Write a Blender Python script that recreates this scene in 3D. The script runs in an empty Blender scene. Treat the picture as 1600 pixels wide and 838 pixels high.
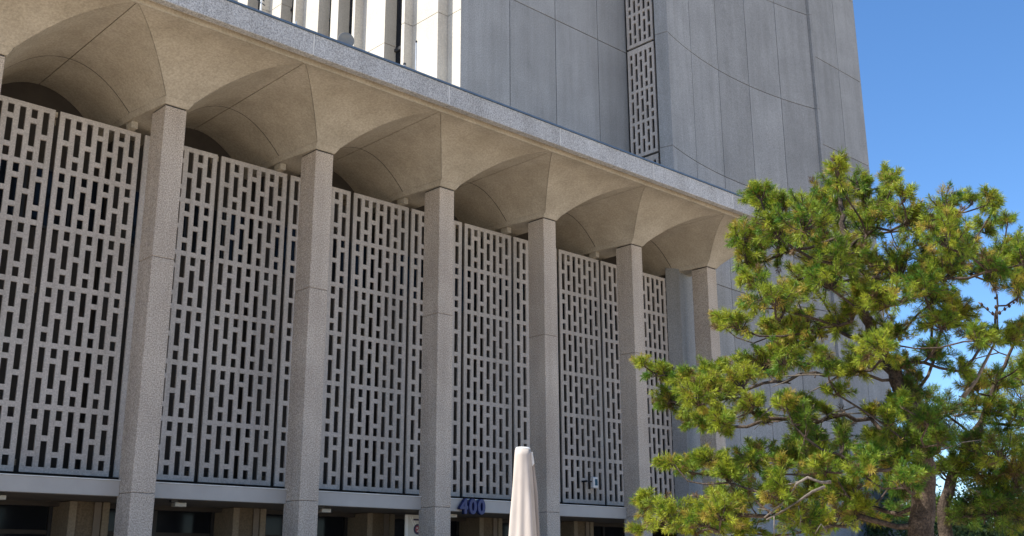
import bpy, math, random
import numpy as np
from mathutils import Vector, Matrix

random.seed(7)
rng = np.random.default_rng(7)
scene = bpy.context.scene
COL = scene.collection

# ------------------------------------------------------------------ camera
EYE = np.array([0.0, 0.0, 1.6])
F_PX = 1694.858                      # focal length in pixels of the 1600 px wide photograph
RCAM = np.array([[0.7284021474, 0.1820031048, 0.6605340124],
                 [-0.6851373377, 0.1993145924, 0.7006143888],
                 [-0.0041400734, -0.9628855400, 0.2698782998]])   # columns: right, down, forward
cd = bpy.data.cameras.new('camera')
cam = bpy.data.objects.new('camera', cd)
COL.objects.link(cam)
cd.sensor_width = 36.0
cd.lens = 36.0 * F_PX / 1600.0
cd.clip_end = 3000
m = Matrix.Identity(4)
for r in range(3):
    m[r][0] = RCAM[r, 0]; m[r][1] = -RCAM[r, 1]; m[r][2] = -RCAM[r, 2]; m[r][3] = EYE[r]
cam.matrix_world = m
scene.camera = cam

# ------------------------------------------------------------------ light
SUN_EL, SUN_AZ = 53.0, -60.0         # azimuth clockwise from +Y; behind and to the left of the podium front
w = bpy.data.worlds.new('World'); scene.world = w; w.use_nodes = True
nt = w.node_tree; nt.nodes.clear()
sky = nt.nodes.new('ShaderNodeTexSky'); sky.sky_type = 'NISHITA'; sky.sun_disc = False
sky.sun_elevation = math.radians(SUN_EL); sky.sun_rotation = math.radians(SUN_AZ % 360)
sky.altitude = 1200; sky.air_density = 1.0; sky.dust_density = 0.0; sky.ozone_density = 5.0
bg = nt.nodes.new('ShaderNodeBackground'); bg.inputs['Strength'].default_value = 0.114
wo = nt.nodes.new('ShaderNodeOutputWorld')
hs = nt.nodes.new('ShaderNodeHueSaturation'); hs.inputs['Saturation'].default_value = 1.12
nt.links.new(sky.outputs[0], hs.inputs['Color']); nt.links.new(hs.outputs[0], bg.inputs[0]); nt.links.new(bg.outputs[0], wo.inputs[0])
ld = bpy.data.lights.new('sun', 'SUN'); ld.energy = 5.0; ld.angle = math.radians(0.53); ld.color = (1.0, 0.94, 0.84)
sun = bpy.data.objects.new('sun', ld); COL.objects.link(sun)
sd = Vector((math.sin(math.radians(SUN_AZ)) * math.cos(math.radians(SUN_EL)),
             math.cos(math.radians(SUN_AZ)) * math.cos(math.radians(SUN_EL)), math.sin(math.radians(SUN_EL))))
sun.rotation_euler = sd.to_track_quat('Z', 'Y').to_euler()
sun.location = (-20, 10, 40)
scene.view_settings.view_transform = 'Standard'; scene.view_settings.look = 'None'
scene.view_settings.gamma = 1.0; scene.view_settings.exposure = 1.04
scene.cycles.max_bounces = 8; scene.cycles.diffuse_bounces = 5

# ------------------------------------------------------------------ helpers
def ray(x, y):
    d = RCAM @ np.array([x - 800.0, y - 419.0, F_PX]); return d
def at_h(x, y, dist):                # point seen at photo pixel (x, y) at a horizontal distance
    d = ray(x, y); return EYE + d / math.hypot(d[0], d[1]) * dist
def at_Y(x, y, Y):
    d = ray(x, y); return EYE + d / d[1] * Y

class MB:
    def __init__(s): s.v = []; s.f = []
    def add(s, vs, fs):
        o = len(s.v); s.v += [tuple(map(float, p)) for p in vs]; s.f += [tuple(i + o for i in q) for q in fs]
    def box(s, x0, x1, y0, y1, z0, z1):
        s.add([(x0,y0,z0),(x1,y0,z0),(x1,y1,z0),(x0,y1,z0),(x0,y0,z1),(x1,y0,z1),(x1,y1,z1),(x0,y1,z1)],
              [(0,3,2,1),(4,5,6,7),(0,1,5,4),(1,2,6,5),(2,3,7,6),(3,0,4,7)])
    def prism(s, poly, z0, z1):      # poly counter-clockwise from above
        n = len(poly)
        s.add([(p[0],p[1],z0) for p in poly] + [(p[0],p[1],z1) for p in poly],
              [tuple(range(n))[::-1], tuple(range(n, 2*n))] + [(i, (i+1)%n, n+(i+1)%n, n+i) for i in range(n)])
    def tube(s, pts, rad, n=8, caps=True):
        pts = [Vector(p) for p in pts]; o = len(s.v); N = len(pts)
        for i, p in enumerate(pts):
            t = (pts[min(i+1, N-1)] - pts[max(i-1, 0)])
            if t.length < 1e-6: t = Vector((0, 0, 1))
            t.normalize()
            a = t.orthogonal() if i == 0 else (a - t * a.dot(t))
            if a.length < 1e-5: a = t.orthogonal()
            a.normalize(); b = t.cross(a)
            r = rad[i] if hasattr(rad, '__len__') else rad
            for k in range(n):
                an = 2*math.pi*k/n
                s.v.append(tuple(p + a*(r*math.cos(an)) + b*(r*math.sin(an))))
        for i in range(N-1):
            for k in range(n):
                s.f.append((o+i*n+k, o+i*n+(k+1)%n, o+(i+1)*n+(k+1)%n, o+(i+1)*n+k))
        if caps:
            s.f.append(tuple(o+k for k in range(n))[::-1]); s.f.append(tuple(o+(N-1)*n+k for k in range(n)))
    def lathe(s, prof, c=(0,0), n=24):
        o = len(s.v)
        for r, z in prof:
            for k in range(n):
                a = 2*math.pi*k/n; s.v.append((c[0]+r*math.cos(a), c[1]+r*math.sin(a), z))
        for i in range(len(prof)-1):
            for k in range(n): s.f.append((o+i*n+k, o+i*n+(k+1)%n, o+(i+1)*n+(k+1)%n, o+(i+1)*n+k))
        s.f.append(tuple(o+k for k in range(n))[::-1]); s.f.append(tuple(o+(len(prof)-1)*n+k for k in range(n)))
    def mesh(s, name, mat, smooth=False):
        me = bpy.data.meshes.new(name); me.from_pydata(s.v, [], s.f); me.validate(); me.update()
        if mat: me.materials.append(mat)
        if smooth: me.polygons.foreach_set('use_smooth', [True]*len(me.polygons))
        return me
    def build(s, name, mat, parent=None, smooth=False, bevel=0):
        return link(name, s.mesh(name, mat, smooth), parent, bevel)

def link(name, me, parent=None, bevel=0):
    o = bpy.data.objects.new(name, me); COL.objects.link(o); o.parent = parent
    if bevel:
        b = o.modifiers.new('bevel', 'BEVEL'); b.width = bevel; b.segments = 1; b.limit_method = 'ANGLE'
    return o
def tag(o, label=None, cat=None, group=None, kind=None):
    if label: o['label'] = label
    if cat: o['category'] = cat
    if group: o['group'] = group
    if kind: o['kind'] = kind
    return o
def empty(name, loc=(0,0,0)):
    # the anchor stays at the origin of its parts' coordinates; parts are given in world space
    o = bpy.data.objects.new(name, None); COL.objects.link(o); o.location = loc; return o
def bx(name, mat, parent, *b, bevel=0):
    q = MB(); q.box(*b); return q.build(name, mat, parent, bevel=bevel)
def text_mesh(name, body, size, extrude, mat, bold=0.0, bevel=0.0):
    c = bpy.data.curves.new(name, 'FONT'); c.body = body; c.size = size; c.extrude = extrude; c.offset = bold
    c.bevel_depth = bevel; c.align_x = 'CENTER'
    o = bpy.data.objects.new(name, c); COL.objects.link(o)
    dg = bpy.context.evaluated_depsgraph_get(); dg.update()
    me = bpy.data.meshes.new_from_object(o.evaluated_get(dg)); me.name = name
    bpy.data.objects.remove(o); bpy.data.curves.remove(c)
    me.materials.clear(); me.materials.append(mat)
    return me

# ------------------------------------------------------------------ materials
def new_mat(name):
    mt = bpy.data.materials.new(name); mt.use_nodes = True
    n = mt.node_tree.nodes; l = mt.node_tree.links
    return mt, n, l, n['Principled BSDF']
def mapping(n, l, scale=(1,1,1)):
    g = n.new('ShaderNodeNewGeometry'); mp = n.new('ShaderNodeMapping'); mp.inputs['Scale'].default_value = scale
    l.new(g.outputs['Position'], mp.inputs['Vector']); return mp.outputs[0]
def noise(n, l, vec, scale, detail=4, rough=0.55):
    t = n.new('ShaderNodeTexNoise'); t.inputs['Scale'].default_value = scale
    t.inputs['Detail'].default_value = detail; t.inputs['Roughness'].default_value = rough
    l.new(vec, t.inputs['Vector']); return t.outputs['Fac']
def ramp(n, l, fac, a, b, ca=(0,0,0,1), cb=(1,1,1,1)):
    r = n.new('ShaderNodeValToRGB'); e = r.color_ramp.elements
    e[0].position = a; e[1].position = b; e[0].color = ca; e[1].color = cb
    l.new(fac, r.inputs[0]); return r.outputs[0]
def mix(n, l, mode, fac, a, b):
    x = n.new('ShaderNodeMix'); x.data_type = 'RGBA'; x.blend_type = mode
    for sock, val in ((x.inputs[0], fac), (x.inputs[6], a), (x.inputs[7], b)):
        if hasattr(val, 'is_linked') or isinstance(val, bpy.types.NodeSocket): l.new(val, sock)
        elif isinstance(val, (int, float)): sock.default_value = val
        else: sock.default_value = (*val, 1) if len(val) == 3 else val
    return x.outputs[2]

def concrete(name, c1, c2, grain=28, grain_amt=0.35, streak=0.25, bump=0.3, rough=0.9, spots=0.0, blotch=0.7, tint_by_object=0.0):
    mt, n, l, p = new_mat(name)
    P = mapping(n, l)
    col = mix(n, l, 'MIX', ramp(n, l, noise(n, l, P, blotch, 5), 0.35, 0.68), c1, c2)
    gr = noise(n, l, P, grain, 3, 0.7)
    g1 = ramp(n, l, gr, 0.36, 0.64, (1-grain_amt,)*3+(1,), (1+grain_amt,)*3+(1,))
    col = mix(n, l, 'MULTIPLY', 1.0, col, g1)
    if streak:
        sv = mapping(n, l, (2.2, 2.2, 0.16))
        st = ramp(n, l, noise(n, l, sv, 1.3, 5, 0.65), 0.42, 0.72)
        col = mix(n, l, 'MULTIPLY', streak, col, mix(n, l, 'MIX', st, (1, 1, 1), (0.5, 0.48, 0.45)))
    if spots:
        v = n.new('ShaderNodeTexVoronoi'); v.inputs['Scale'].default_value = 9; l.new(P, v.inputs['Vector'])
        sp = ramp(n, l, v.outputs['Distance'], 0.03, 0.12, (1,1,1,1), (0,0,0,1))
        msk = ramp(n, l, noise(n, l, P, 1.6, 2), 0.55, 0.62)
        col = mix(n, l, 'MIX', mix(n, l, 'MULTIPLY', 1.0, sp, msk), col, tuple(k*spots for k in c1))
    if tint_by_object:
        oi = n.new('ShaderNodeObjectInfo')
        lo, hi = 1-tint_by_object, 1+tint_by_object
        col = mix(n, l, 'MULTIPLY', 1.0, col, ramp(n, l, oi.outputs['Random'], 0, 1, (lo,lo,lo,1), (hi,hi,hi,1)))
    l.new(col, p.inputs['Base Color']); p.inputs['Roughness'].default_value = rough
    p.inputs['Specular IOR Level'].default_value = 0.25
    b = n.new('ShaderNodeBump'); b.inputs['Strength'].default_value = bump; b.inputs['Distance'].default_value = 0.02
    l.new(gr, b.inputs['Height']); l.new(b.outputs[0], p.inputs['Normal'])
    return mt

def simple(name, col, rough=0.6, metal=0.0, var=0.15, scale=3.0, spec=0.4):
    mt, n, l, p = new_mat(name)
    f = noise(n, l, mapping(n, l), scale, 5)
    a = tuple(c*(1-var) for c in col); b = tuple(min(1, c*(1+var)) for c in col)
    l.new(mix(n, l, 'MIX', ramp(n, l, f, 0.3, 0.7), a, b), p.inputs['Base Color'])
    p.inputs['Roughness'].default_value = rough; p.inputs['Metallic'].default_value = metal
    p.inputs['Specular IOR Level'].default_value = spec
    return mt

M = {}
M['column'] = concrete('exposed_aggregate_column', (0.39,0.335,0.28), (0.47,0.41,0.345), grain=36, grain_amt=0.40, streak=0.30, bump=0.6)
M['fascia'] = concrete('exposed_aggregate_fascia', (0.37,0.372,0.37), (0.46,0.462,0.46), grain=30, grain_amt=0.40, streak=0.32, bump=0.6, tint_by_object=0.05)
M['vault'] = concrete('cast_vault_concrete', (0.345,0.308,0.245), (0.43,0.388,0.318), grain=20, grain_amt=0.15, streak=0.0, bump=0.35, spots=0.42, blotch=1.3)
M['lip'] = concrete('drip_lip_concrete', (0.46,0.39,0.28), (0.55,0.47,0.36), grain=16, grain_amt=0.15, streak=0.0)
M['tower'] = concrete('precast_tower_panel', (0.268,0.272,0.27), (0.318,0.322,0.32), grain=26, grain_amt=0.2, streak=0.30, bump=0.15, tint_by_object=0.09)
M['pier'] = concrete('pale_precast_pier', (0.47,0.435,0.375), (0.54,0.505,0.44), grain=18, grain_amt=0.10, streak=0.12, bump=0.3)
M['joint'] = simple('dark_joint', (0.035,0.035,0.035), 0.95)
M['roof'] = concrete('roof_gravel', (0.40,0.38,0.34), (0.5,0.48,0.44), grain=10, grain_amt=0.25, streak=0)
M['plaza'] = concrete('plaza_paving', (0.47,0.38,0.28), (0.55,0.45,0.34), grain=6, grain_amt=0.12, streak=0, blotch=0.3)
M['blue'] = simple('blue_roof_flashing', (0.09,0.135,0.20), 0.5, 0.1)
M['beam'] = simple('painted_grey_beam', (0.36,0.34,0.315), 0.55, var=0.08, scale=1.2)
M['brown'] = simple('brown_soffit', (0.16,0.13,0.10), 0.8)
M['stile'] = concrete('lobby_stile', (0.20,0.165,0.115), (0.25,0.205,0.15), grain=20, grain_amt=0.15, streak=0.1)
M['clad'] = concrete('lobby_cladding', (0.12,0.092,0.06), (0.16,0.122,0.082), grain=20, grain_amt=0.2, streak=0.2)
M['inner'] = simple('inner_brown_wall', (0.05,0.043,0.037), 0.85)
M['dark'] = simple('dark_metal', (0.025,0.025,0.027), 0.5)
M['grout'] = simple('caulk', (0.62,0.62,0.60), 0.8)
M['ink'] = simple('blue_numeral_paint', (0.012,0.02,0.10), 0.4, var=0.2, scale=12)
M['white'] = simple('white_enamel', (0.72,0.71,0.68), 0.5, var=0.06)
M['cream'] = simple('cream_plastic', (0.36,0.33,0.27), 0.5, var=0.1)
M['banner'] = simple('banner_cloth', (0.55,0.53,0.48), 0.8, var=0.08)
M['seal'] = simple('seal_ink', (0.03,0.025,0.06), 0.6)
M['sealred'] = simple('seal_red', (0.30,0.06,0.07), 0.6)
M['glassdark'] = simple('dark_window_glass', (0.012,0.014,0.018), 0.1, spec=0.12)
M['lens'] = simple('blue_lens', (0.05,0.12,0.17), 0.15, spec=0.8)
M['steel'] = simple('galvanised_steel', (0.42,0.44,0.46), 0.45, 0.6)
M['dish'] = simple('grey_dish_paint', (0.17,0.175,0.175), 0.6)
M['bark'] = concrete('pine_bark', (0.04,0.03,0.023), (0.095,0.07,0.053), grain=40, grain_amt=0.5, streak=0.0, bump=1.0, blotch=6)
M['deadwood'] = concrete('bare_grey_twig', (0.10,0.085,0.07), (0.19,0.165,0.14), grain=40, grain_amt=0.3, streak=0, blotch=4)
M['cone'] = simple('pine_cone', (0.05,0.03,0.02), 0.9)

def mosaic():
    mt, n, l, p = new_mat('mosaic_tile_screen')
    P = mapping(n, l)
    base = mix(n, l, 'MIX', ramp(n, l, noise(n, l, P, 0.8, 4), 0.35, 0.65), (0.43,0.385,0.34), (0.50,0.45,0.40))
    sn = n.new('ShaderNodeVectorMath'); sn.operation = 'SNAP'; sn.inputs[1].default_value = (0.03,)*3
    l.new(P, sn.inputs[0])
    wn = n.new('ShaderNodeTexWhiteNoise'); wn.noise_dimensions = '3D'; l.new(sn.outputs[0], wn.inputs['Vector'])
    base = mix(n, l, 'MULTIPLY', 1.0, base, ramp(n, l, wn.outputs['Value'], 0, 1, (0.84,)*3+(1,), (1.14,)*3+(1,)))
    # grout lines between the small square tiles
    md = n.new('ShaderNodeVectorMath'); md.operation = 'MODULO'; md.inputs[1].default_value = (0.03,)*3
    l.new(P, md.inputs[0]); sx = n.new('ShaderNodeSeparateXYZ'); l.new(md.outputs[0], sx.inputs[0])
    mn = n.new('ShaderNodeMath'); mn.operation = 'MINIMUM'; l.new(sx.outputs['X'], mn.inputs[0]); l.new(sx.outputs['Z'], mn.inputs[1])
    gl = n.new('ShaderNodeMath'); gl.operation = 'LESS_THAN'; l.new(mn.outputs[0], gl.inputs[0]); gl.inputs[1].default_value = 0.004
    base = mix(n, l, 'MIX', gl.outputs[0], base, (0.33,0.31,0.29))
    sv = mapping(n, l, (3, 3, 0.2))
    st = ramp(n, l, noise(n, l, sv, 1.5, 5, 0.65), 0.5, 0.75)
    oi = n.new('ShaderNodeObjectInfo')
    base = mix(n, l, 'MULTIPLY', 1.0, base, ramp(n, l, oi.outputs['Random'], 0, 1, (0.93,)*3+(1,), (1.06,)*3+(1,)))
    base = mix(n, l, 'MULTIPLY', 0.5, base, mix(n, l, 'MIX', st, (1,1,1), (0.5,0.47,0.43)))
    l.new(base, p.inputs['Base Color']); p.inputs['Roughness'].default_value = 0.75
    return mt
M['screen'] = mosaic()

def foliage(name, sat=1.0):
    mt, n, l, p = new_mat(name)
    a = n.new('ShaderNodeVertexColor'); a.layer_name = 'tint'
    l.new(a.outputs[0], p.inputs['Base Color']); p.inputs['Roughness'].default_value = 0.55
    p.inputs['Specular IOR Level'].default_value = 0.3
    tr = n.new('ShaderNodeBsdfTranslucent'); l.new(a.outputs[0], tr.inputs[0])
    ms = n.new('ShaderNodeMixShader'); ms.inputs[0].default_value = 0.28
    l.new(p.outputs[0], ms.inputs[1]); l.new(tr.outputs[0], ms.inputs[2])
    l.new(ms.outputs[0], n['Material Output'].inputs[0])
    return mt
M['needle'] = foliage('pine_needles')
M['leaf'] = foliage('broad_leaves')

def fabric():
    mt, n, l, p = new_mat('parasol_canvas')
    f = noise(n, l, mapping(n, l, (1,1,0.4)), 9, 4)
    l.new(mix(n, l, 'MIX', ramp(n, l, f, 0.3, 0.7), (0.40,0.355,0.315), (0.46,0.41,0.37)), p.inputs['Base Color'])
    p.inputs['Roughness'].default_value = 0.9; p.inputs['Specular IOR Level'].default_value = 0.15
    b = n.new('ShaderNodeBump'); b.inputs['Strength'].default_value = 0.15; b.inputs['Distance'].default_value = 0.02
    l.new(f, b.inputs['Height']); l.new(b.outputs[0], p.inputs['Normal'])
    return mt
M['canvas'] = fabric()

# ------------------------------------------------------------------ ground
g = MB(); g.add([(-600,-600,0),(600,-600,0),(600,600,0),(-600,600,0)], [(0,1,2,3)])
tag(g.build('ground', M['plaza']), kind='structure')

# ------------------------------------------------------------------ podium building
PITCH = 3.865
def col_x(i): return 9.46 + PITCH*(i-1)          # left front corner of column i
CW, CY0, CY1 = 0.50, 21.0, 21.65
COLS = list(range(-1, 7))
pod = tag(empty('podium_building'), 'grey concrete podium with scalloped vault canopy, tall columns and pierced screens', 'building')

# columns: an inner core with cast blocks round it, joints between the blocks
for i in COLS:
    x = col_x(i)
    core = bx('column', M['joint'], pod, x+.02, x+CW-.02, CY0+.02, CY1-.02, -0.02, 11.50)
    for z0, z1 in ((0.0, 3.139), (3.147, 8.001), (8.009, 11.425)):
        b = bx('shaft_block', M['column'], core, x, x+CW, CY0, CY1, z0, z1, bevel=0.012)

# canopy: roof slab, fascia panels, lip, vault panels and springers
XL, XR = col_x(-1) + CW/2 - PITCH/2, col_x(6) + CW/2 + PITCH/2
canopy = bx('canopy', M['roof'], pod, XL, XR-.02, 18.85, 24.2, 12.62, 12.96)
mids = [col_x(i) + CW/2 + PITCH/2 for i in range(-2, 7)]
for a, b in zip(mids[:-1], mids[1:]):
    bx('fascia_panel', M['fascia'], canopy, a+.014, b-.014, 18.64, 18.83, 12.485, 13.0, bevel=0.008)
    bx('caulk_joint', M['grout'], canopy, b-.0135, b+.0135, 18.643, 18.83, 12.505, 12.995)
bx('fascia_panel', M['fascia'], canopy, XR+.0, XR+.19, 18.644, 22.4, 12.502, 12.998, bevel=0.008)
bx('roof_flashing', M['blue'], canopy, XL, XR+.2, 18.61, 18.9, 13.003, 13.045)
bx('drip_lip', M['vault'], canopy, XL, XR, 18.958, 18.988, 12.418, 12.60)
bx('fascia_soffit', M['vault'], canopy, XL, XR, 18.70, 18.956, 12.55, 12.60)

HALF, HW0, HW1 = PITCH/2, 0.33, 0.50
YF, YC, YA, YB = 18.98, 20.85, 22.30, 24.06
Z0, RISE, ZT = 11.58, 0.85, 12.61
def para(u): return Z0 + RISE*(1-(1-u)**2)
def hw(Y): return HW0 + (HW1-HW0)*min(1, max(0, (Y-YC)/(YA-YC)))
def solid_grid(name, pts, mat, parent):
    """pts[i][j] soffit points; closed upwards to the slab so the panel is a solid block."""
    R_, C_ = len(pts), len(pts[0]); q = MB()
    vs = [p for row in pts for p in row] + [(p[0], p[1], ZT) for row in pts for p in row]
    o = R_*C_; fs = []
    for i in range(R_-1):
        for j in range(C_-1):
            k = i*C_+j
            fs.append((k, k+1, k+C_+1, k+C_)); fs.append((o+k, o+k+C_, o+k+C_+1, o+k+1))
    rim = [j for j in range(C_)] + [i*C_+C_-1 for i in range(1, R_)] + [(R_-1)*C_+j for j in range(C_-2, -1, -1)] + [i*C_ for i in range(R_-2, 0, -1)]
    for a, b in zip(rim, rim[1:]+rim[:1]): fs.append((a, a+o, b+o, b))
    q.add(vs, fs)
    me = q.mesh(name, mat)
    sm = [False]*len(me.polygons)
    nf = 2*(R_-1)*(C_-1)
    for i in range(0, nf): sm[i] = True
    me.polygons.foreach_set('use_smooth', sm)
    import bmesh
    bm = bmesh.new(); bm.from_mesh(me); bmesh.ops.recalc_face_normals(bm, faces=bm.faces)
    for e in bm.edges:
        if len(e.link_faces) == 2 and e.calc_face_angle() > 0.5: e.smooth = False
    bm.to_mesh(me); bm.free()
    return link(name, me, parent)
GAP = 0.012
for i in COLS:
    cx = col_x(i) + CW/2
    H = HALF - GAP
    # front panel between the two groins
    rows = []
    for a in range(15):
        v = a/14; Y = YC - v*(YC-YF); rows.append([(cx + s*(HW0 + v*(H-HW0)-GAP*.5), Y, para(v)) for s in np.linspace(-1, 1, 9)])
    solid_grid('vault_panel', rows, M['vault'], canopy)
    for sgn in (-1, 1):
        rows = []
        for a in range(13):
            v = 1 - a/12; Y = YC - v*(YC-YF); rows.append([(cx + sgn*(HW0 + (v+(1-v)*t)*(H-HW0)+GAP*(1-t)*.6), Y, para(v+(1-v)*t)) for t in np.linspace(0, 1, 13)])
        for Y in np.linspace(YC, YA-GAP, 6)[1:]:
            h0 = hw(Y); rows.append([(cx + sgn*(h0 + t*(H-h0)), Y, para(t)) for t in np.linspace(0, 1, 13)])
        solid_grid('vault_panel', rows, M['vault'], canopy)
        rows = []
        for Y in np.linspace(YA+GAP, YB, 4):
            rows.append([(cx + sgn*(HW1 + t*(H-HW1)), Y, para(t)) for t in np.linspace(0, 1, 13)])
        solid_grid('vault_panel', rows, M['vault'], canopy)
        q = MB(); ts = np.linspace(0, 1, 15)
        for dy, dz in ((-.008, -.002), (.008, -.002), (.008, .02), (-.008, .02)):
            q.v += [(cx + sgn*(HW1 + t_*(H-HW1)), YA+dy, para(t_)+dz) for t_ in ts]
        for a in range(14):
            for b in range(4): q.f.append((b*15+a, b*15+a+1, ((b+1)%4)*15+a+1, ((b+1)%4)*15+a))
        q.build('sealant_joint', M['joint'], canopy)
    q = MB(); e = 0.02
    lo = [(cx-CW/2-e, CY0-e), (cx+CW/2+e, CY0-e), (cx+HW1-.06, YA), (cx+HW1-.06, YB-.01), (cx-HW1+.06, YB-.01), (cx-HW1+.06, YA)]
    hi = [(cx-HW0, YC), (cx+HW0, YC), (cx+HW1, YA), (cx+HW1, YB-.01), (cx-HW1, YB-.01), (cx-HW1, YA)]
    q.add([(a, b, 11.455) for a, b in lo] + [(a, b, Z0-.003) for a, b in hi], [(5,4,3,2,1,0), (6,7,8,9,10,11)] + [(k, (k+1)%6, 6+(k+1)%6, 6+k) for k in range(6)])
    q.build('springer', M['vault'], canopy)

# pierced screen panels
WB, OP = 0.1142, 0.130           # web and opening widths
PW = 7*OP + 8*WB
WV, LV, SV = 0.112, 0.522, 0.205 # web, tall and short opening heights
def pierced(name, ncol, seqs, height, th, mat, margin=None):
    """panel in local x (0..width), z (0..height), y (0 front .. th back) with real openings"""
    q = MB(); W = ncol*OP + (ncol+1)*WB
    xs = []; x = 0
    for c in range(ncol): xs.append((x+WB, x+WB+OP)); x += WB+OP
    def quad(x0, x1, z0, z1):
        q.add([(x0,0,z0),(x1,0,z0),(x1,0,z1),(x0,0,z1)], [(0,1,2,3)])
        q.add([(x0,th,z0),(x1,th,z0),(x1,th,z1),(x0,th,z1)], [(3,2,1,0)])
    for c in range(ncol+1):      # vertical webs
        a = xs[c-1][1] if c else 0; b = xs[c][0] if c < ncol else W
        quad(a, b, 0, height)
    for c in range(ncol):
        a, b = xs[c]; z = height; top = height; mg = margin or WV
        z -= mg; quad(a, b, z, top)
        for s in seqs[c % len(seqs)]:
            h = {'L': LV, 'S': SV}[s]
            z0 = z-h
            q.add([(a,0,z0),(a,th,z0),(a,th,z),(a,0,z)], [(3,2,1,0)])
            q.add([(b,0,z0),(b,th,z0),(b,th,z),(b,0,z)], [(0,1,2,3)])
            q.add([(a,0,z0),(b,0,z0),(b,th,z0),(a,th,z0)], [(0,1,2,3)])
            q.add([(a,0,z),(b,0,z),(b,th,z),(a,th,z)], [(3,2,1,0)])
            nz = z0-WV
            last = (s is None)
            quad(a, b, max(nz, 0), z0); z = nz
        if z > 1e-4: quad(a, b, 0, z)
    q.add([(0,0,0),(0,th,0),(0,th,height),(0,0,height)], [(0,1,2,3)])
    q.add([(W,0,0),(W,th,0),(W,th,height),(W,0,height)], [(3,2,1,0)])
    q.add([(0,0,0),(W,0,0),(W,th,0),(0,th,0)], [(3,2,1,0)]); q.add([(0,0,height),(W,0,height),(W,th,height),(0,th,height)], [(0,1,2,3)])
    return q.mesh(name, mat), W
ODD = 'LLSLS'*3; EVEN = 'SLSLL'*3
PH = 6*(2*LV+2*WV) + WV
spm, _ = pierced('screen_panel', 7, [ODD, EVEN], PH, 0.045, M['screen'])
SZ0, SY = 3.555, 22.55
for k in range(-5, 9):
    o = link('screen_panel', spm, pod); x0 = 11.676 + 1.9325*k; o.location = (x0, SY, SZ0)
    for zz in (3.75, 7.3, 11.05):
        bx('bracket', M['stile'], o, PW+.01, PW+.08, .14, .40, zz-SZ0-.06, zz-SZ0+.06)
for i in COLS:   # blocks hung from the springers that hold the panel heads
    cx = col_x(i)+CW/2
    bx('hanger_block', M['vault'], pod, cx-.40, cx-.24, 22.36, 22.66, 11.285, 11.452, bevel=0.01)
    bx('hanger_block', M['lip'], pod, cx-1.9325-.05, cx-1.9325+.03, 22.70, 22.95, 11.18, 11.30)

# inner wall behind the screens with bands of windows
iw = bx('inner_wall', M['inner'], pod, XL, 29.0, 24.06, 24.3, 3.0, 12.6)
for (za, zb) in ((9.05, 10.45),):
    x = XL
    while x < 27.5:
        f = bx('window', M['dark'], iw, x+.03, x+1.90, 23.985, 24.058, za, zb)
        bx('pane', M['glassdark'], f, x+.09, x+.93, 23.96, 23.983, za+.06, zb-.06)
        bx('pane', M['glassdark'], f, x+1.0, x+1.84, 23.96, 23.983, za+.06, zb-.06)
        x += 1.9325
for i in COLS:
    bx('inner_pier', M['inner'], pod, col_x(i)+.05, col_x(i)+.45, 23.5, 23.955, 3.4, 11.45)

# spandrel beams between the columns, their sills and soffit
for i in COLS[:-1]:
    a, b = col_x(i)+CW+.004, col_x(i+1)-.004
    if i == 5: b = 28.44
    bm_ = bx('spandrel_beam', M['beam'], pod, a, b, 21.55, 21.75, 3.095, 3.40, bevel=0.006)
    bx('sill', M['stile'], bm_, a, b, 21.60, 21.95, 3.403, 3.43)
    bx('sill_trim', M['grout'], bm_, a, b, 21.53, 21.56, 3.402, 3.418)
bx('floor_soffit', M['brown'], pod, XL, 28.44, 21.752, 25.2, 3.10, 3.30)
bx('floor_slab', M['joint'], pod, XL, 28.44, 21.96, 24.0, 3.305, 3.42)

# ground floor lobby: clad piers and dark glazing
for i in COLS[:-1]:
    x0 = 9.26 + PITCH*(i-1)
    pr = bx('lobby_pier', M['clad'], pod, x0+.17, x0+.72, 23.56, 24.4, 0, 3.095)
    bx('stile', M['stile'], pr, x0, x0+.166, 23.5, 24.4, 0, 3.09, bevel=0.01)
    bx('stile', M['stile'], pr, x0+.724, x0+.88, 23.5, 24.4, 0, 3.09, bevel=0.01)
    bx('cladding_strip', M['brown'], pr, x0+.55, x0+.70, 23.52, 23.558, 0, 3.085)
    xg = x0+.90; xe = x0+PITCH-.02
    gl = bx('lobby_window', M['dark'], pod, xg, xe, 24.52, 24.58, 0, 3.09)
    n_ = 2
    for k in range(n_):
        xa = xg + (xe-xg)*k/n_; xb = xg + (xe-xg)*(k+1)/n_
        bx('pane', M['glassdark'], gl, xa+.05, xb-.05, 24.50, 24.518, 0.15, 2.42)
        bx('pane', M['glassdark'], gl, xa+.05, xb-.05, 24.50, 24.518, 2.52, 3.02)
        bx('mullion', M['dark'], gl, xb-.045, xb+.045, 24.42, 24.515, 0.01, 3.085)
    bx('transom', M['inner'], gl, xg+.01, xe-.05, 24.44, 24.499, 2.425, 2.515)
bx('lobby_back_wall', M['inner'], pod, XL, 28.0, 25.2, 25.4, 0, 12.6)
bx('end_wall', M['fascia'], pod, XL-.2, XL-.002, 20.8, 46, 0, 12.6)
bx('podium_roof', M['roof'], pod, XL-.2, 20.55, 24.31, 46, 12.5, 12.8)

# ------------------------------------------------------------------ tower
ZJ = [0.0] + [2.77 + 4.432*k for k in range(8)]      # joint heights 0, 2.77, 7.20, 11.63, 16.07, 20.50 ...
ZTOP = ZJ[-1]
tow = tag(empty('tower_building'), 'tall grey tower of smooth precast panels with a concave wall and pale piers', 'building')
G2 = 0.015
def panel_box(name, parent, x0, x1, y, z0, z1, th=0.14, mat=None):
    return bx(name, mat or M['tower'], parent, x0+G2, x1-G2, y, y+th, z0+G2, z1-G2, bevel=0.006)
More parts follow.
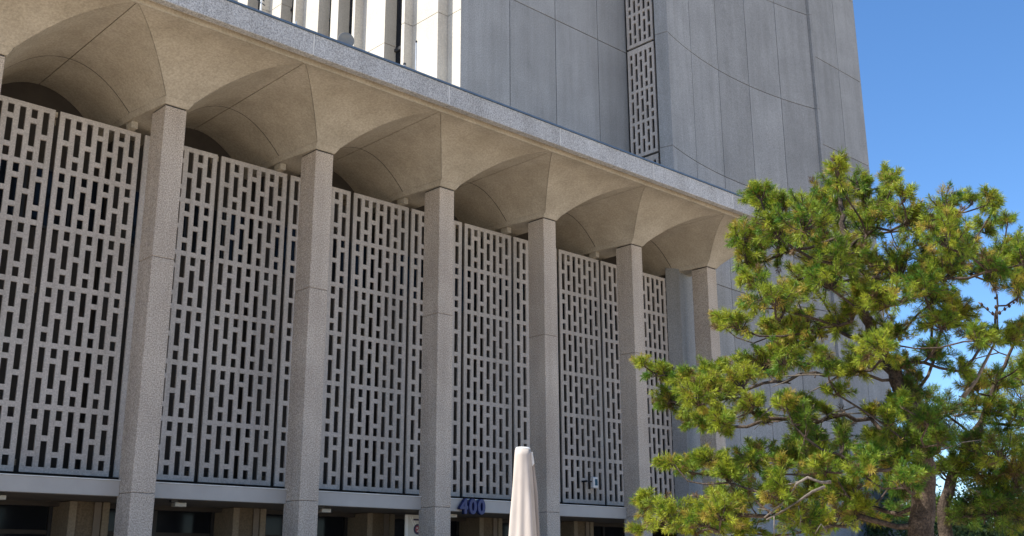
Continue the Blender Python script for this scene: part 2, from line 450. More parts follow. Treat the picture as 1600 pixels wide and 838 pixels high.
# straight south wall
sw = bx('south_wall', M['joint'], tow, 20.70, 28.72, 24.29, 24.7, 12.97, ZTOP)
for xa, xb in ((20.58, 22.76), (22.76, 24.97), (24.97, 27.20), (27.20, 28.82)):
    for za, zb in zip(ZJ[3:-1], ZJ[4:]): panel_box('wall_panel', sw, xa, xb, 24.19, max(za, 12.965), zb)
# recessed pierced strip facing west
TSEQ = ['SLLSLSLL', 'LLSLLSLS']
tpm, TW = pierced('screen_panel', 5, TSEQ, 4.432-.09, 0.06, M['screen'], margin=0.20)
tpl, _ = pierced('screen_panel', 5, ['SLLS', 'LLSL'], 2.9, 0.06, M['screen'], margin=0.20)
strip = bx('recess_wall', M['inner'], tow, 29.10, 29.3, 23.0, 24.6, 12.97, ZTOP)
for za in ZJ[3:-1]:
    o = link('screen_panel', tpm if za > 12 else tpl, strip); o.rotation_euler = (0, 0, -math.pi/2); o.scale = (0.94, 1, 1)
    o.location = (28.71, 24.06, za+.045 if za > 12 else ZJ[4]-.045-2.9)
    if za > 12: bx('floor_edge', M['joint'], strip, 28.77, 29.09, 22.7, 24.15, za-.04, za+.04)
# curved concave wall
CX0, CY_MID, ch, sg = 33.745, 22.72, 5.155, 0.675
RAD = (ch*ch + sg*sg)/(2*sg); CC = np.array([CX0, CY_MID - RAD])
def arc_y(x): return CC[1] + math.sqrt(RAD*RAD - (x-CC[0])**2)
def arc_panel(name, parent, xa, xb, z0, z1, off, th, mat, n=7):
    q = MB(); xs = np.linspace(xa, xb, n); out = []; inn = []
    for x in xs:
        nrm = np.array([x, arc_y(x)]) - CC; nrm /= np.linalg.norm(nrm)
        p = np.array([x, arc_y(x)]); out.append(p + nrm*off); inn.append(p + nrm*(off+th))
    q.prism([tuple(p) for p in out] + [tuple(p) for p in inn[::-1]], z0, z1)
    return q.build(name, mat, parent)
cw = arc_panel('curved_wall', tow, 28.63, 38.5, 0.0, ZTOP, 0.09, 0.2, M['joint'], 24)
cj = [28.61, 30.52, 32.54, 34.63, 36.63, 38.59]
for xa, xb in zip(cj[:-1], cj[1:]):
    for za, zb in zip(ZJ[:-1], ZJ[1:]): arc_panel('wall_panel', cw, xa+G2, xb-G2, za+G2, zb-G2, 0, 0.14, M['tower'])
# corner pilaster beside the pierced strip, one block to a storey
for za, zb in zip(ZJ[:-1], ZJ[1:]):
    q = MB(); q.prism([(28.59, 22.03), (28.615, 22.05), (28.80, 22.54), (28.46, 22.52)], za+.008, zb-.008)
    q.build('pilaster_block', M['tower'], tow, bevel=0.006)
# far end of the curve and the set-back wing
for za, zb in zip(ZJ[:-1], ZJ[1:]):
    q = MB(); q.prism([(38.60, 22.01), (38.75, 21.98), (38.81, 24.7), (38.61, 24.7)], za+.008, zb-.008); q.build('pilaster_block', M['tower'], tow)
wg = bx('wing_wall', M['joint'], tow, 38.83, 46.38, 24.13, 31.0, 0, ZTOP)
for xa, xb in ((38.82, 40.18), (40.18, 42.29), (42.29, 44.41), (44.41, 46.53)):
    for za, zb in zip(ZJ[:-1], ZJ[1:]): panel_box('wall_panel', wg, xa, xb, 24.03, za, zb)
for ya in np.arange(24.18, 46, 2.2):
    for za, zb in zip(ZJ[:-1], ZJ[1:]):
        bx('wall_panel', M['tower'], wg, 46.39, 46.525, ya+G2, ya+2.2-G2, za+G2, zb-G2)
# body of the tower behind its skins
core = bx('tower_core', M['inner'], tow, 29.35, 46.37, 31.02, 46.5, 0, ZTOP)
bx('tower_core', M['inner'], tow, 29.35, 38.82, 24.75, 31.0, 0, ZTOP)
bx('tower_core', M['inner'], tow, 20.95, 29.34, 24.75, 46.5, 12.97, ZTOP)
bx('tower_roof', M['roof'], tow, 19.7, 46.6, 22.0, 46.6, ZTOP+.02, ZTOP+.4)
# west side: stepped pale piers and dark windows between them
ZP = [12.81, 14.83, 19.26, 23.69, 28.12, ZTOP]
ww = bx('west_glazing', M['glassdark'], tow, 20.66, 20.86, 24.75, 46.0, 12.81, ZTOP)
piers = [(24.19, 24.85, 20.58, None, None), (24.86, 26.18, 20.16, 26.34, 19.80), (27.78, 29.10, 20.16, 29.26, 19.80), (30.71, 31.21, 20.16, None, None),
         (32.07, 33.15, 20.16, 33.31, 19.80), (34.86, 35.76, 20.16, 35.92, 19.80), (37.65, 38.73, 20.16, 38.88, 19.80),
         (40.49, 41.62, 20.16, 41.78, 19.80), (43.27, 44.41, 20.16, 44.57, 19.80)]
for (ya, yb, x1, yc, x2) in piers:
    for za, zb in zip(ZP[:-1], ZP[1:]):
        q = MB()
        if yc: q.prism([(x1, ya), (20.70, ya), (20.70, yc), (x2, yc), (x2, yb), (x1, yb)], za+.012, zb-.012)
        else: q.prism([(x1, ya+.012), (20.72, ya+.012), (20.72, yb), (x1, yb)], za+.012, zb-.012)
        q.build('pier_block', M['pier'], tow)
for (_, b_, _, c_, _), (a_, _, _, _, _) in zip(piers[1:-1], piers[2:]):
    for zz in (14.6, 19.05, 23.5, 27.9):
        bx('window_rail', M['dark'], ww, 20.59, 20.655, c_ or b_, a_, zz, zz+.12)

# ------------------------------------------------------------------ small things on the buildings
def place_text(me, parent, name, loc):
    o = link(name, me, parent); o.location = loc; o.rotation_euler = (math.pi/2, 0, 0); return o
num = tag(empty('house_number', (0, 0, 0)), 'blue rounded numerals 400 fixed to the grey spandrel beam', 'sign')
for ch_, xx in (('4', 18.50), ('0', 18.80), ('0', 19.095)):
    me = text_mesh('numeral', ch_, 0.50, 0.045, M['ink'], bold=0.012, bevel=0.012)
    place_text(me, num, 'numeral', (xx, 21.485, 3.055))

def flood(x, lab):
    t = tag(empty('soffit_light'), lab, 'lamp', 'box lamps under the beam soffit')
    bx('housing', M['cream'], t, x-.13, x+.13, 21.80, 21.98, 2.955, 3.04, bevel=0.01)
    bx('mount', M['dark'], t, x-.20, x-.05, 21.84, 21.94, 3.042, 3.098)
for x, lab in ((7.25, 'small cream box lamp under the beam three bays from the blue numerals'), (10.93, 'small cream box lamp under the beam two bays from the blue numerals'),
               (14.58, 'small cream box lamp under the beam one bay from the blue numerals'), (18.45, 'small cream box lamp just below the blue numerals')): flood(x, lab)

bn = tag(empty('lobby_banner'), 'off-white lobby banner with a round dark seal, beside a column', 'banner')
bx('cloth', M['banner'], bn, 17.66, 18.55, 22.80, 22.815, 1.2, 3.045)
bx('border', M['white'], bn, 17.67, 17.76, 22.792, 22.799, 1.21, 3.03)
def disc(name, mat, parent, cx, y, cz, r, th=.006, n=28):
    q = MB(); a = [(cx+r*math.cos(2*math.pi*k/n), y, cz+r*math.sin(2*math.pi*k/n)) for k in range(n)]
    b = [(p[0], y+th, p[2]) for p in a]
    q.add(a+b, [tuple(range(n)), tuple(range(n, 2*n))[::-1]] + [(i, n+i, n+(i+1)%n, (i+1)%n) for i in range(n)])
    return q.build(name, mat, parent)
disc('seal', M['seal'], bn, 18.08, 22.790, 2.68, 0.135)
disc('seal_face', M['sealred'], bn, 18.08, 22.783, 2.68, 0.085)
q = MB()
for dx, dz, r_ in ((-.03, .03, .02), (.03, -.03, .025), (-.02, -.05, .015)):
    q.box(18.08+dx-r_, 18.08+dx+r_, 22.777, 22.782, 2.68+dz-r_, 2.68+dz+r_)
q.build('seal_emblem', M['banner'], bn)
q = MB()
for s_ in (0, .07): q.add([(17.80+s_,22.795,3.0),(17.83+s_,22.795,3.0),(17.99+s_,22.795,2.74),(17.96+s_,22.795,2.74)], [(0,3,2,1)])
q.build('ribbon', M['white'], bn)
bx('lettering', M['seal'], bn, 17.93, 18.3, 22.794, 22.799, 2.90, 2.945)

cmr = tag(empty('security_camera'), 'white box camera with a blue lens bracketed to a pierced screen', 'camera')
bx('housing', M['white'], cmr, 24.32, 24.53, 22.28, 22.42, 4.0, 4.33, bevel=0.02)
bx('lens', M['lens'], cmr, 24.37, 24.485, 22.268, 22.279, 4.08, 4.27, bevel=0.02)
bx('arm', M['dark'], cmr, 24.08, 24.31, 22.34, 22.38, 4.18, 4.215); bx('arm', M['dark'], cmr, 24.08, 24.12, 22.36, 22.548, 4.17, 4.22)

# dish and pipes on the podium roof
dsh = tag(empty('roof_dish'), 'round grey dish on a short post behind the fascia edge', 'dish')
c = Vector(at_Y(541, 63, 19.5)); q = MB()
vdir = Vector((-0.40, -0.91, -0.12)).normalized(); u1 = vdir.orthogonal().normalized(); u2 = vdir.cross(u1)
ring = [(0.0, -0.07), (0.07, -0.062), (0.13, -0.04), (0.19, 0.0), (0.195, -0.012), (0.13, -0.055), (0.0, -0.09)]
nn = 28
for r_, h_ in ring:
    for k in range(nn):
        a = 2*math.pi*k/nn; q.v.append(tuple(c + vdir*h_ + u1*(r_*math.cos(a)) + u2*(r_*math.sin(a))))
for i in range(len(ring)-1):
    for k in range(nn): q.f.append((i*nn+k, i*nn+(k+1)%nn, (i+1)*nn+(k+1)%nn, (i+1)*nn+k))
q.build('reflector', M['dish'], dsh, smooth=True)
q = MB(); q.tube([c - vdir*.085, c - vdir*.2 - Vector((0,0,.1)), Vector((c.x+.1, c.y+.2, 12.96))], 0.025); q.build('post', M['steel'], dsh)
def pipe(px, ptop, Y, lab, r=0.018, cap=True):
    t = tag(empty('roof_pipe'), lab, 'pipe'); p = Vector(at_Y(px, ptop, Y))
    q = MB(); q.tube([(p.x, p.y, 12.955), (p.x, p.y, p.z)], r); q.build('stem', M['steel'], t)
    if cap:
        q = MB(); q.lathe([(r*1.1, p.z-.02), (r*1.5, p.z), (r*1.5, p.z+.03), (r*.7, p.z+.045)], (p.x, p.y), 10); q.build('cap', M['dark'], t)
pipe(650.5, 66, 20.4, 'tall thin steel pipe with dark cap in front of a pale pier')
pipe(632, 101, 19.6, 'short pipe stub with dark cap at the roof edge, next to the tall pipe', 0.025)
pipe(463, 34, 19.4, 'short pipe stub beyond the dish towards the far roof end', 0.015, False)
an = tag(empty('roof_antenna'), 'small branched antenna on a pale post at the roof edge', 'antenna')
p = Vector(at_Y(408, 4, 19.6)); q = MB(); q.tube([(p.x, p.y, 12.955), (p.x, p.y, p.z+.25)], 0.02); q.build('post', M['white'], an)
q = MB(); q.tube([(p.x-.1, p.y, p.z+.02), (p.x+.1, p.y, p.z-.04)], 0.012); q.tube([(p.x-.06, p.y, p.z+.12), (p.x+.08, p.y, p.z+.06)], 0.012); q.build('arm', M['dark'], an)

# ------------------------------------------------------------------ parasol
def parasol():
    t = tag(empty('closed_parasol'), 'closed taupe parasol with a flat cap and hanging folds', 'parasol')
    D = 12.0
    top = at_h(817, 703, D); px = 8.0 / F_PX; cx, cy = top[0], top[1]; zt = top[2]
    rr = lambda w_: w_ / F_PX * D / 0.965 / 2 * 0.985
    prof = [(0.0, 24), (0.06, 26), (0.35, 32), (0.7, 38.5), (1.0, 44), (1.35, 49), (1.7, 50), (1.9, 44)]
    n = 64; q = MB(); rows = []
    for dz, wd in prof:
        pass
    zs = np.linspace(0, 1.9, 30)
    ws = np.interp(zs, [a for a, b in prof], [b for a, b in prof])
    for z, w_ in zip(zs, ws):
        r = rr(w_); amp = 0.02 + 0.30*min(1, z/0.7)
        for k in range(n):
            a = 2*math.pi*k/n
            fold = math.cos(4*a + 0.5 + 0.35*math.sin(z*2.1)) * 0.6 + math.cos(8*a + 1.1 + z*0.9) * 0.4
            rad = r*(1 + amp*fold*0.55)
            q.v.append((cx + rad*math.cos(a), cy + rad*math.sin(a), zt - z))
    R_ = len(zs)
    for i in range(R_-1):
        for k in range(n): q.f.append((i*n+k, (i+1)*n+k, (i+1)*n+(k+1)%n, i*n+(k+1)%n))
    q.f.append(tuple(range(n))); q.f.append(tuple((R_-1)*n+k for k in range(n))[::-1])
    cnp = q.build('canopy', M['canvas'], t, smooth=True)
    # a loose triangular flap of cloth beside the cap
    right = Vector(RCAM[:, 0]); fwd = Vector((RCAM[0, 2], RCAM[1, 2], 0)).normalized()
    base = Vector((cx, cy, zt))
    def P(px_, py_, df=0.0): return base + right*((px_-817)/F_PX*D/0.965) + Vector((0, 0, -(py_-703)/F_PX*D/0.965)) + fwd*df
    q = MB(); a0 = [P(823, 706, .03), P(831.5, 706.5, -.01), P(834, 726, -.02), P(838, 760, -.02), P(841.5, 838, -.01), P(830, 838, .06), P(826, 760, .07)]
    b0 = [v_ + fwd*.012 for v_ in a0]; k = len(a0)
    q.add([tuple(v_) for v_ in a0+b0], [tuple(range(k)), tuple(range(k, 2*k))[::-1]] + [(i, k+i, k+(i+1)%k, (i+1)%k) for i in range(k)])
    q.build('loose_fold', M['canvas'], t)
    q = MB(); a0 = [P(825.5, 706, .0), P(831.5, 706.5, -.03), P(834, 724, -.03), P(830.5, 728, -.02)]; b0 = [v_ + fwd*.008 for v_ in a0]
    q.add([tuple(v_) for v_ in a0+b0], [(0,1,2,3), (7,6,5,4)] + [(i, 4+i, 4+(i+1)%4, (i+1)%4) for i in range(4)]); q.build('fold_highlight', M['white'], t)  # white sliver added as a painted highlight on the sunlit fold top
    q = MB(); q.lathe([(rr(22), zt+.001), (rr(23.5), zt+.008), (rr(20), zt+.025), (0.012, zt+.03)], (cx, cy), 32); q.build('cap', M['white'], t, smooth=False)
    q = MB(); q.tube([(cx, cy, 0.06), (cx, cy, zt-1.85)], 0.024, 16); q.build('pole', M['white'], t)
    q = MB(); q.lathe([(0.32, 0.0), (0.32, 0.05), (0.29, 0.07), (0.05, 0.075), (0.045, 0.3), (0.03, 0.31)], (cx, cy), 32); q.build('base', M['dark'], t)
parasol()

# ------------------------------------------------------------------ pines
def needles_mesh(name, centers, axes, sizes, tints, per, width, parent, mat):
    """tufts of needles: each needle is a slim triangle leaving a short shoot"""
    N = len(centers); per = int(per)
    C = np.repeat(centers, per, 0); A = np.repeat(axes, per, 0); S = np.repeat(sizes, per); T = np.repeat(tints, per, 0)
    n = len(C)
    t = rng.uniform(-0.5, 0.45, n)                          # position along the shoot
    rnd = rng.normal(size=(n, 3)); rnd -= A*np.sum(rnd*A, 1, keepdims=True); rnd /= np.linalg.norm(rnd, axis=1, keepdims=True)
    spread = rng.uniform(0.55, 1.25, n) - 0.35*t
    d = A*np.cos(spread)[:, None] + rnd*np.sin(spread)[:, None]
    L = S*rng.uniform(0.65, 1.1, n)
    b = C + A*(t*S*1.1)[:, None]
    tip = b + d*L[:, None]; tip[:, 2] -= 0.06*L
    side = np.cross(d, rng.normal(size=(n, 3))); side /= np.linalg.norm(side, axis=1, keepdims=True)
    mid = b + d*(L*0.55)[:, None]
    v = np.empty((n, 4, 3)); v[:, 0] = b - side*width*.35; v[:, 1] = mid + side*width*.5; v[:, 2] = tip; v[:, 3] = mid - side*width*.5
    me = bpy.data.meshes.new(name)
    me.vertices.add(n*4); me.vertices.foreach_set('co', v.reshape(-1).astype(np.float32))
    me.loops.add(n*4); me.loops.foreach_set('vertex_index', np.arange(n*4, dtype=np.int32))
    me.polygons.add(n); me.polygons.foreach_set('loop_start', np.arange(0, n*4, 4, dtype=np.int32)); me.polygons.foreach_set('loop_total', np.full(n, 4, np.int32))
    me.update()
    ca = me.color_attributes.new('tint', 'BYTE_COLOR', 'CORNER')
    col = np.ones((n, 4, 4)); jit = rng.uniform(0.75, 1.25, (n, 1))
    old = (t < -0.32) & (rng.random(n) < 0.35)              # older needles low on the shoot turn brown
    cc = T*jit; cc[old] = np.array([0.17, 0.105, 0.035])*jit[old]
    col[:, :, :3] = cc[:, None, :]
    col = np.where(col <= 0.0031308, col*12.92, 1.055*np.power(np.clip(col, 0, 1), 1/2.4)-0.055); col[:, :, 3] = 1
    ca.data.foreach_set('color_srgb', col.reshape(-1).astype(np.float32))
    me.materials.append(mat)
    return link(name, me, parent)

def grow_pine(name, label, dist, trunk_px, clumps, extra_limbs=(), tuft=0.098, per=60, width=0.0062, density=4.6, depth=1.6, xmid=1400, xhalf=430, group=None, r0=0.17, seed=1):
    global rng
    rng = np.random.default_rng(seed); rs = random.Random(seed)
    t = tag(empty(name), label, 'tree', group)
    fw = np.array([RCAM[0, 2], RCAM[1, 2], 0]); fw /= np.linalg.norm(fw)
    PX = dist/F_PX/0.96
    # trunk
    tp = [at_h(x, y, dist + dd) for x, y, dd in trunk_px]
    b0 = tp[0].copy(); b0[2] = 0; b0[:2] += (tp[0]-tp[1])[:2]*0.3
    path = [b0] + tp; pts = []; rad = []
    for a in range(len(path)-1):
        for s in np.linspace(0, 1, 5)[:-1]:
            p = path[a]*(1-s) + path[a+1]*s; pts.append(p + rng.normal(size=3)*0.012)
    pts.append(path[-1]); nT = len(pts)
    rad = [r0*(1 - 0.86*(i/(nT-1))**0.9) * (1.25 if i == 0 else 1) for i in range(nT)]
    q = MB(); q.tube(pts, rad, 12); q.build('trunk', M['bark'], t, smooth=True)
    nodes = [(np.array(p), i, True) for i, p in enumerate(pts) if i > 2]
    P = [np.array(p) for p in pts]; par = [-1]*nT; cost = [0.0]*nT; isT = [True]*nT
    # clump centres in space
    cl = []
    for c in clumps:
        x, y, rx, ry = c[:4]
        if len(c) > 4: dd = c[4]
        else:
            e = max(0.1, 1 - ((x-xmid)/xhalf)**2)**0.5; dd = rs.uniform(-1, 1)*depth*e
        ctr = at_h(x, y, dist + dd); cl.append((ctr, rx*PX, ry*PX, c[5] if len(c) > 5 else None))
    # a second, deeper or nearer layer of branch ends round the first
    for c in list(clumps):
        x, y, rx, ry = c[:4]
        if rx*ry < 260: continue
        fl = c[5] if len(c) > 5 else None
        ang = rs.uniform(0, 6.28); x2 = x + math.cos(ang)*rx*0.55; y2 = y + math.sin(ang)*ry*0.55
        e = max(0.1, 1 - ((x-xmid)/xhalf)**2)**0.5; dd = rs.uniform(-1, 1)*depth*e
        cl.append((at_h(x2, y2, dist + dd), rx*PX*0.85, ry*PX*0.85, fl))
    for x, y, dd in extra_limbs: cl.append((at_h(x, y, dist+dd), 0, 0, 'bare'))
    tr = np.array(pts)
    order = sorted(range(len(cl)), key=lambda k: np.min(np.linalg.norm(tr - cl[k][0], axis=1)))
    leafnode = []
    for k in order:
        c = cl[k][0]; target = c - np.array([0, 0, cl[k][2]*0.35])
        best = None
        for j in range(3, len(P)):
            dv = target - P[j]; dl = np.linalg.norm(dv)
            up = max(0, P[j][2] - target[2] - 0.1)
            sc = dl + 0.28*cost[j] + 0.8*up
            if best is None or sc < best[0]: best = (sc, j)
        j = best[1]; prev = P[j]; dv = target - prev; L = np.linalg.norm(dv)
        ns = max(2, int(L/0.22)); pj = j
        bend = rng.normal(size=3)*0.05*L; bend[2] += -0.06*L
        for s in range(1, ns+1):
            f_ = s/ns; p = prev + dv*f_ + bend*math.sin(math.pi*f_) + rng.normal(size=3)*0.018
            P.append(p); par.append(pj); cost.append(cost[pj] + L/ns); isT.append(False); pj = len(P)-1
        leafnode.append((k, pj))
    # pipe model radii
    w_ = [0.0]*len(P)
    for k, j in leafnode: w_[j] += max(0.15, cl[k][1]*cl[k][2]*14)
    for j in range(len(P)-1, nT-1, -1):
        if par[j] >= 0: w_[par[j]] += w_[j]
    R_ = [0.006 + 0.0072*math.sqrt(v) for v in w_]
    kids = {}
    for j in range(nT, len(P)): kids.setdefault(par[j], []).append(j)
    def chain(start, q):
        stack = [start]
        while stack:
            j = stack.pop(); run = [par[j], j]
            while True:
                ks = sorted(kids.get(run[-1], []), key=lambda a: -w_[a])
                if not ks: break
                stack += ks[1:]; run.append(ks[0])
            rr = [min(R_[run[1]]*1.08, 0.11)] + [min(R_[a], 0.10) for a in run[1:]]
            q.tube([P[a] for a in run], rr, 7, caps=False)
    for j in range(nT):
        for kchild in kids.get(j, []):
            q = MB(); chain(kchild, q); q.build('limb', M['bark'], t, smooth=True)
    # tufts and twigs
    cen = []; ax = []; sz = []; ti = []; tw = MB()
    allP = np.array(P)
    for k, j in leafnode:
        c, rx, ry, flag = cl[k]
        if flag == 'bare': continue
        rz = (rx+ry)*0.55
        nt_ = int(density*max(4, 1.15*(rx*ry/(tuft*tuft))**0.9 * 1.5 + 3))
        root = P[j]; right = RCAM[:, 0]
        # sprays of shoots leave the branch end, outwards and upwards; tufts sit along each spray
        inward = P[max(par[j], 0)] - c; inward = inward/(np.linalg.norm(inward)+1e-6)
        per_spray = 3; nsp = max(4, nt_//per_spray)
        tl = []
        for _ in range(nsp):
            u = rng.normal(size=3) - 0.35*np.array([inward@right, inward[2], inward@fw]); u[1] += 0.25; u /= np.linalg.norm(u)
            ln = rng.uniform(0.78, 1.16); b_ = rng.normal(size=3)*0.22
            kink = rng.normal(size=3)*0.25
            for w0 in np.linspace(0.38, 1.0, per_spray):
                e_ = b_*(1-w0) + (u + kink*w0*(1-w0))*w0*ln
                tl.append((e_, u + np.array([0, 0.30, 0]) + rng.normal(size=3)*0.25, w0))
        g_cl = rng.uniform(-0.25, 0.25); prev_p = None
        for e_, u_, w0 in tl:
            off = right*(e_[0]*rx) + np.array([0, 0, 1])*(e_[1]*ry) + fw*(e_[2]*rz)
            p = c + off
            a = right*u_[0] + np.array([0, 0, 1])*u_[1] + fw*u_[2]; a /= np.linalg.norm(a)
            cen.append(p); ax.append(a); sz.append(tuft*rng.uniform(0.65, 1.2)*(0.82 if w0 > 0.95 else 1.0))
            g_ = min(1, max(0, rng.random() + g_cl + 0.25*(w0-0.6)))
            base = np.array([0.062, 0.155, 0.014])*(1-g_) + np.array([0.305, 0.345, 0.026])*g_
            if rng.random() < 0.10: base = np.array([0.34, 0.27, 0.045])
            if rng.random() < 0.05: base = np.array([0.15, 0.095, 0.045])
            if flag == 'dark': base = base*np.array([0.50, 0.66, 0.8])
            ti.append(base)
            if prev_p is not None and w0 > 0.4: tw.tube([prev_p, p + a*0.03], [0.006, 0.0045], 4, caps=False)
            else:
                d2 = np.linalg.norm(allP - p, axis=1); jj = int(np.argmin(d2)); near = allP[jj] if d2[jj] < 0.7 else root
                tw.tube([near, (p+near)/2 - np.array([0, 0, 0.03]), p], [0.009, 0.0075, 0.006], 4, caps=False)
            prev_p = p
    tag(tw.build('twigs', M['bark'], t), kind='stuff')
    needles_mesh('crown', np.array(cen), np.array(ax), np.array(sz), np.array(ti), per, width, t, M['needle'])
    return t, len(cen)

MAIN = [  # photo x, y, half width, half height [, depth offset, flag]
 (1187,305,20,16),(1215,325,34,24),(1162,372,20,26),(1182,402,28,30),(1222,380,40,42),(1258,345,38,42),(1178,436,18,16),(1262,432,40,38),(1228,474,44,26),
 (1180,476,18,12),(1122,500,20,10),(1158,508,34,16),(1208,518,42,22),(1262,505,30,28),(1285,310,28,30),
 (1309,278,13,24),(1340,288,20,22),(1385,285,13,24),(1310,330,34,38),(1358,338,30,38),(1378,318,16,24),(1412,308,12,20),(1402,340,18,12),(1430,352,34,30),(1480,325,24,26),
 (1480,368,34,34),(1518,313,13,12),(1547,325,14,20),(1573,344,11,11),(1537,358,16,16),(1560,398,32,26),(1594,385,16,30),(1402,418,44,38),(1452,412,44,34),
 (1502,400,38,28),(1342,402,34,34),(1300,385,38,40),(1298,440,34,32),(1392,468,38,28),(1442,452,34,28),(1482,478,38,32),(1537,428,34,26),(1590,440,18,22),(1468,510,32,22),(1395,522,30,22),(1312,500,28,22),(1340,460,24,20),
 (1555,528,34,13),(1592,520,14,22),(1520,520,20,14),
 (1003,568,11,10),(1028,583,22,13),(1058,592,28,17),(1105,582,28,22),(1048,622,26,18),(1090,622,38,24),(1138,604,38,28),(1168,580,28,28),(1084,656,26,15),(1118,648,26,16),
 (1192,568,34,28),(1226,560,34,24),(1244,540,28,26),(1138,662,20,16),(1175,640,20,16),(1050,724,20,10),(1085,728,34,14),(1124,716,28,13),(1142,746,22,24),(1186,708,34,20),
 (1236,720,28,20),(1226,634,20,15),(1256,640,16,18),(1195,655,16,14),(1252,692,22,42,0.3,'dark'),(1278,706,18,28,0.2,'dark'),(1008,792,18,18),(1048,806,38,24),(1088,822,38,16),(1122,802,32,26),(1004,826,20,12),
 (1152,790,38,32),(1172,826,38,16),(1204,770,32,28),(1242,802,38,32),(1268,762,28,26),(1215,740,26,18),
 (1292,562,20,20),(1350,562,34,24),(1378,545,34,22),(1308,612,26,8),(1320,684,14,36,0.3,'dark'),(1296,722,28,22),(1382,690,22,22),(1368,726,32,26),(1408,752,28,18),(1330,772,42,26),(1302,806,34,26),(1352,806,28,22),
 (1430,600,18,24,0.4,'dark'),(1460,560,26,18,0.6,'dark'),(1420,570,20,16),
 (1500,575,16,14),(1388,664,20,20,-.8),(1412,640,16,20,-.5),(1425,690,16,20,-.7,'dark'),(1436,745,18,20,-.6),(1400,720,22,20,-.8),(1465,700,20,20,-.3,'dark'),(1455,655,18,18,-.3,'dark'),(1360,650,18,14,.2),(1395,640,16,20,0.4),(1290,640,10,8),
]
BARE = [(1225,590,0.2),(1200,655,-0.2),(1232,600,0.3),(1288,585,0.1),(1270,590,-.1),(1240,655,.1),(1296,655,-.3),(1282,668,-.2),(1305,690,0),(1205,810,-.4),(1200,800,-.5),(1290,600,.3),(1210,740,-.3),(1240,770,-.4),(1555,490,.4),(1590,470,.5),(1560,460,.3),(1320,650,0.),(1285,640,.2)]
TR = [(1438,838,0),(1444,770,0),(1446,718,0),(1432,660,0),(1402,592,.05),(1372,540,.1),(1345,480,.0),(1330,420,-.1),(1318,350,-.1),(1311,292,0)]
t1, n1 = grow_pine('pine_tree', 'large yellow-green pine with bare twigs, spreading before the curved tower wall', 14.0, TR, MAIN, BARE, seed=3)

fwd_ = np.array([RCAM[0, 2], RCAM[1, 2], 0])
def dead(px, dd, r):
    q = MB(); pts_ = [at_h(x, y, 14.0+dd) + np.random.default_rng(len(px)*7+int(px[0][0])).normal(size=3)*0.02 for x, y in px]
    q.tube(pts_, [r*(1-.6*k/(len(pts_)-1)) for k in range(len(pts_))], 6); q.build('dead_branch', M['deadwood'], t1, smooth=True)
for px_, dd_, r_ in (([(1345,585),(1318,586),(1262,585),(1222,588)],-.2,.016), ([(1258,587),(1232,600),(1214,607)],-.2,.010), ([(1318,586),(1300,599),(1280,609),(1262,618),(1244,626)],-.2,.011),
    ([(1340,640),(1325,645),(1303,648),(1285,660),(1262,668)],-.2,.010), ([(1345,645),(1310,647),(1290,645),(1275,640)],-.1,.009), ([(1300,655),(1282,645)],-.1,.006), ([(1296,652),(1276,652)],-.15,.006),
    ([(1330,680),(1312,680),(1280,680)],-.2,.007), ([(1335,684),(1320,687),(1283,692)],-.25,.010), ([(1207,640),(1195,652),(1180,665)],-.6,.010), ([(1203,648),(1190,660),(1178,672)],-.6,.008),
    ([(1300,752),(1285,753),(1263,745),(1246,755),(1240,765),(1225,785),(1195,808)],-1.3,.020), ([(1246,755),(1225,760),(1205,765),(1190,772)],-1.3,.012), ([(1290,760),(1270,768),(1247,784),(1220,800),(1198,812)],-1.35,.018),
    ([(1208,806),(1208,838)],-1.35,.009), ([(1205,796),(1185,794)],-1.35,.006), ([(1248,786),(1252,805),(1250,818)],-1.35,.007), ([(1290,835),(1280,822),(1270,838)],-1.3,.008),
    ([(1440,712),(1470,705),(1500,694),(1530,690)],.2,.012), ([(1530,470),(1555,492),(1590,468)],.3,.009), ([(1556,535),(1556,470),(1552,440)],.3,.013), ([(1505,625),(1525,600),(1545,560),(1560,530)],.3,.028)):
    dead(px_, dd_, r_)
q = MB(); rc = random.Random(5)
spots = [(1534,474),(1543,481),(1551,488),(1562,487),(1570,481),(1577,476),(1584,471),(1589,467),(1556,510),(1557,494),(1556,478),(1555,464),(1553,450),(1556,522)]
for x, y in spots:
    p = at_h(x, y+2, 14.3); r_ = rc.uniform(.013, .02)
    q.lathe([(r_*.4, p[2]-r_*1.3), (r_*.95, p[2]-r_*.5), (r_, p[2]+r_*.2), (r_*.3, p[2]+r_*1.4)], (p[0], p[1]), 7)
tag(q.build('cones', M['cone'], t1), kind='stuff')

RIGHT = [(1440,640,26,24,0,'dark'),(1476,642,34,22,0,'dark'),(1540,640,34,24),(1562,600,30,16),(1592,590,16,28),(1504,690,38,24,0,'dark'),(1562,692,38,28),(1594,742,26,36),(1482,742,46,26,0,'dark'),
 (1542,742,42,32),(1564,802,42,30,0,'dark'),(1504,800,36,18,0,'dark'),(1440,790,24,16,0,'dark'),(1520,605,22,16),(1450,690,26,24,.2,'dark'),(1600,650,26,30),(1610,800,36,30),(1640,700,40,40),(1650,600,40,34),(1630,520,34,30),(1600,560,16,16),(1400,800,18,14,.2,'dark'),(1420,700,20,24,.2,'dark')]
TR2 = [(1478,838,0),(1474,790,0),(1490,740,.1),(1512,690,.1),(1538,650,.0),(1560,590,0),(1590,520,.1)]
t2, n2 = grow_pine('pine_tree', 'darker shaded pine with two leaning limbs, behind the large yellow-green pine', 17.0, TR2, RIGHT, [(1520,560,0),(1545,545,0),(1500,620,0)], tuft=0.125, per=56, depth=1.2, xmid=1540, xhalf=200, r0=0.12, density=4.6, seed=11)

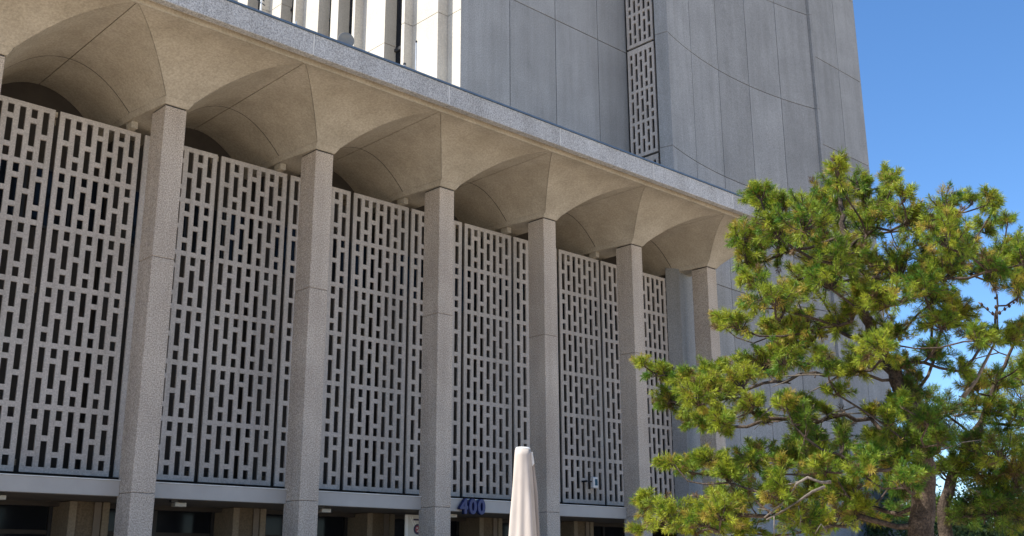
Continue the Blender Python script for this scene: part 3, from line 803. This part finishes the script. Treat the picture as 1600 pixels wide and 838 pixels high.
# broad-leaved trees far behind, seen only through gaps in the pines
def leafy(label, px, py, dist, rad_, hgt, seed):
    rg = np.random.default_rng(seed); t = tag(empty('leafy_tree'), label, 'tree', 'leafy trees far behind the pines')
    top = at_h(px, py, dist); bx_, by_ = top[0], top[1]; zt = top[2]
    q = MB(); q.tube([(bx_, by_, 0), (bx_+.1, by_, zt*.35), (bx_, by_+.1, zt*.75)], [.16, .12, .05], 8)
    for k in range(6):
        a = k*1.05; q.tube([(bx_, by_, zt*(.3+.05*k)), (bx_+math.cos(a)*rad_*.6, by_+math.sin(a)*rad_*.6, zt*(.55+.05*k))], [.07, .02], 6)
    q.build('trunk', M['bark'], t)
    n = 9000; cl_ = rg.normal(size=(46, 3)); cl_ /= np.linalg.norm(cl_, axis=1, keepdims=True)
    cl_ = cl_*rg.uniform(.35, 1, (46, 1)); cc = np.array([bx_, by_, zt*.62]) + cl_*np.array([rad_, rad_, zt*.36])
    idx = rg.integers(0, 46, n); c_ = cc[idx] + rg.normal(size=(n, 3))*0.28
    a = rg.normal(size=(n, 3)); a /= np.linalg.norm(a, axis=1, keepdims=True); b = np.cross(a, rg.normal(size=(n, 3))); b /= np.linalg.norm(b, axis=1, keepdims=True)
    s = rg.uniform(.05, .09, (n, 1))
    v = np.stack([c_-a*s, c_+b*s*.6, c_+a*s, c_-b*s*.6], 1)
    me = bpy.data.meshes.new('crown'); me.vertices.add(n*4); me.vertices.foreach_set('co', v.reshape(-1).astype(np.float32))
    me.loops.add(n*4); me.loops.foreach_set('vertex_index', np.arange(n*4, dtype=np.int32)); me.polygons.add(n)
    me.polygons.foreach_set('loop_start', np.arange(0, n*4, 4, dtype=np.int32)); me.polygons.foreach_set('loop_total', np.full(n, 4, np.int32)); me.update()
    ca = me.color_attributes.new('tint', 'FLOAT_COLOR', 'CORNER'); col = np.ones((n, 4, 4)); col[:, :, :3] = (np.array([.10, .14, .045])*rg.uniform(.6, 1.5, (n, 1)))[:, None, :]
    ca.data.foreach_set('color', col.reshape(-1).astype(np.float32)); me.materials.append(M['leaf']); link('crown', me, t)
leafy('pale leafy tree seen low between the pine trunks', 1490, 752, 44, 2.2, 5, 1)
leafy('leafy tree beside the large pine trunk, beyond the tower corner', 1408, 735, 50, 2.4, 6, 4)
leafy('leafy tree seen low through the shaded pine', 1568, 735, 48, 2.6, 6, 2)
leafy('leafy tree far behind, beyond the end of the shaded pine', 1650, 725, 46, 2.6, 6, 3)
print('tufts', n1, n2)
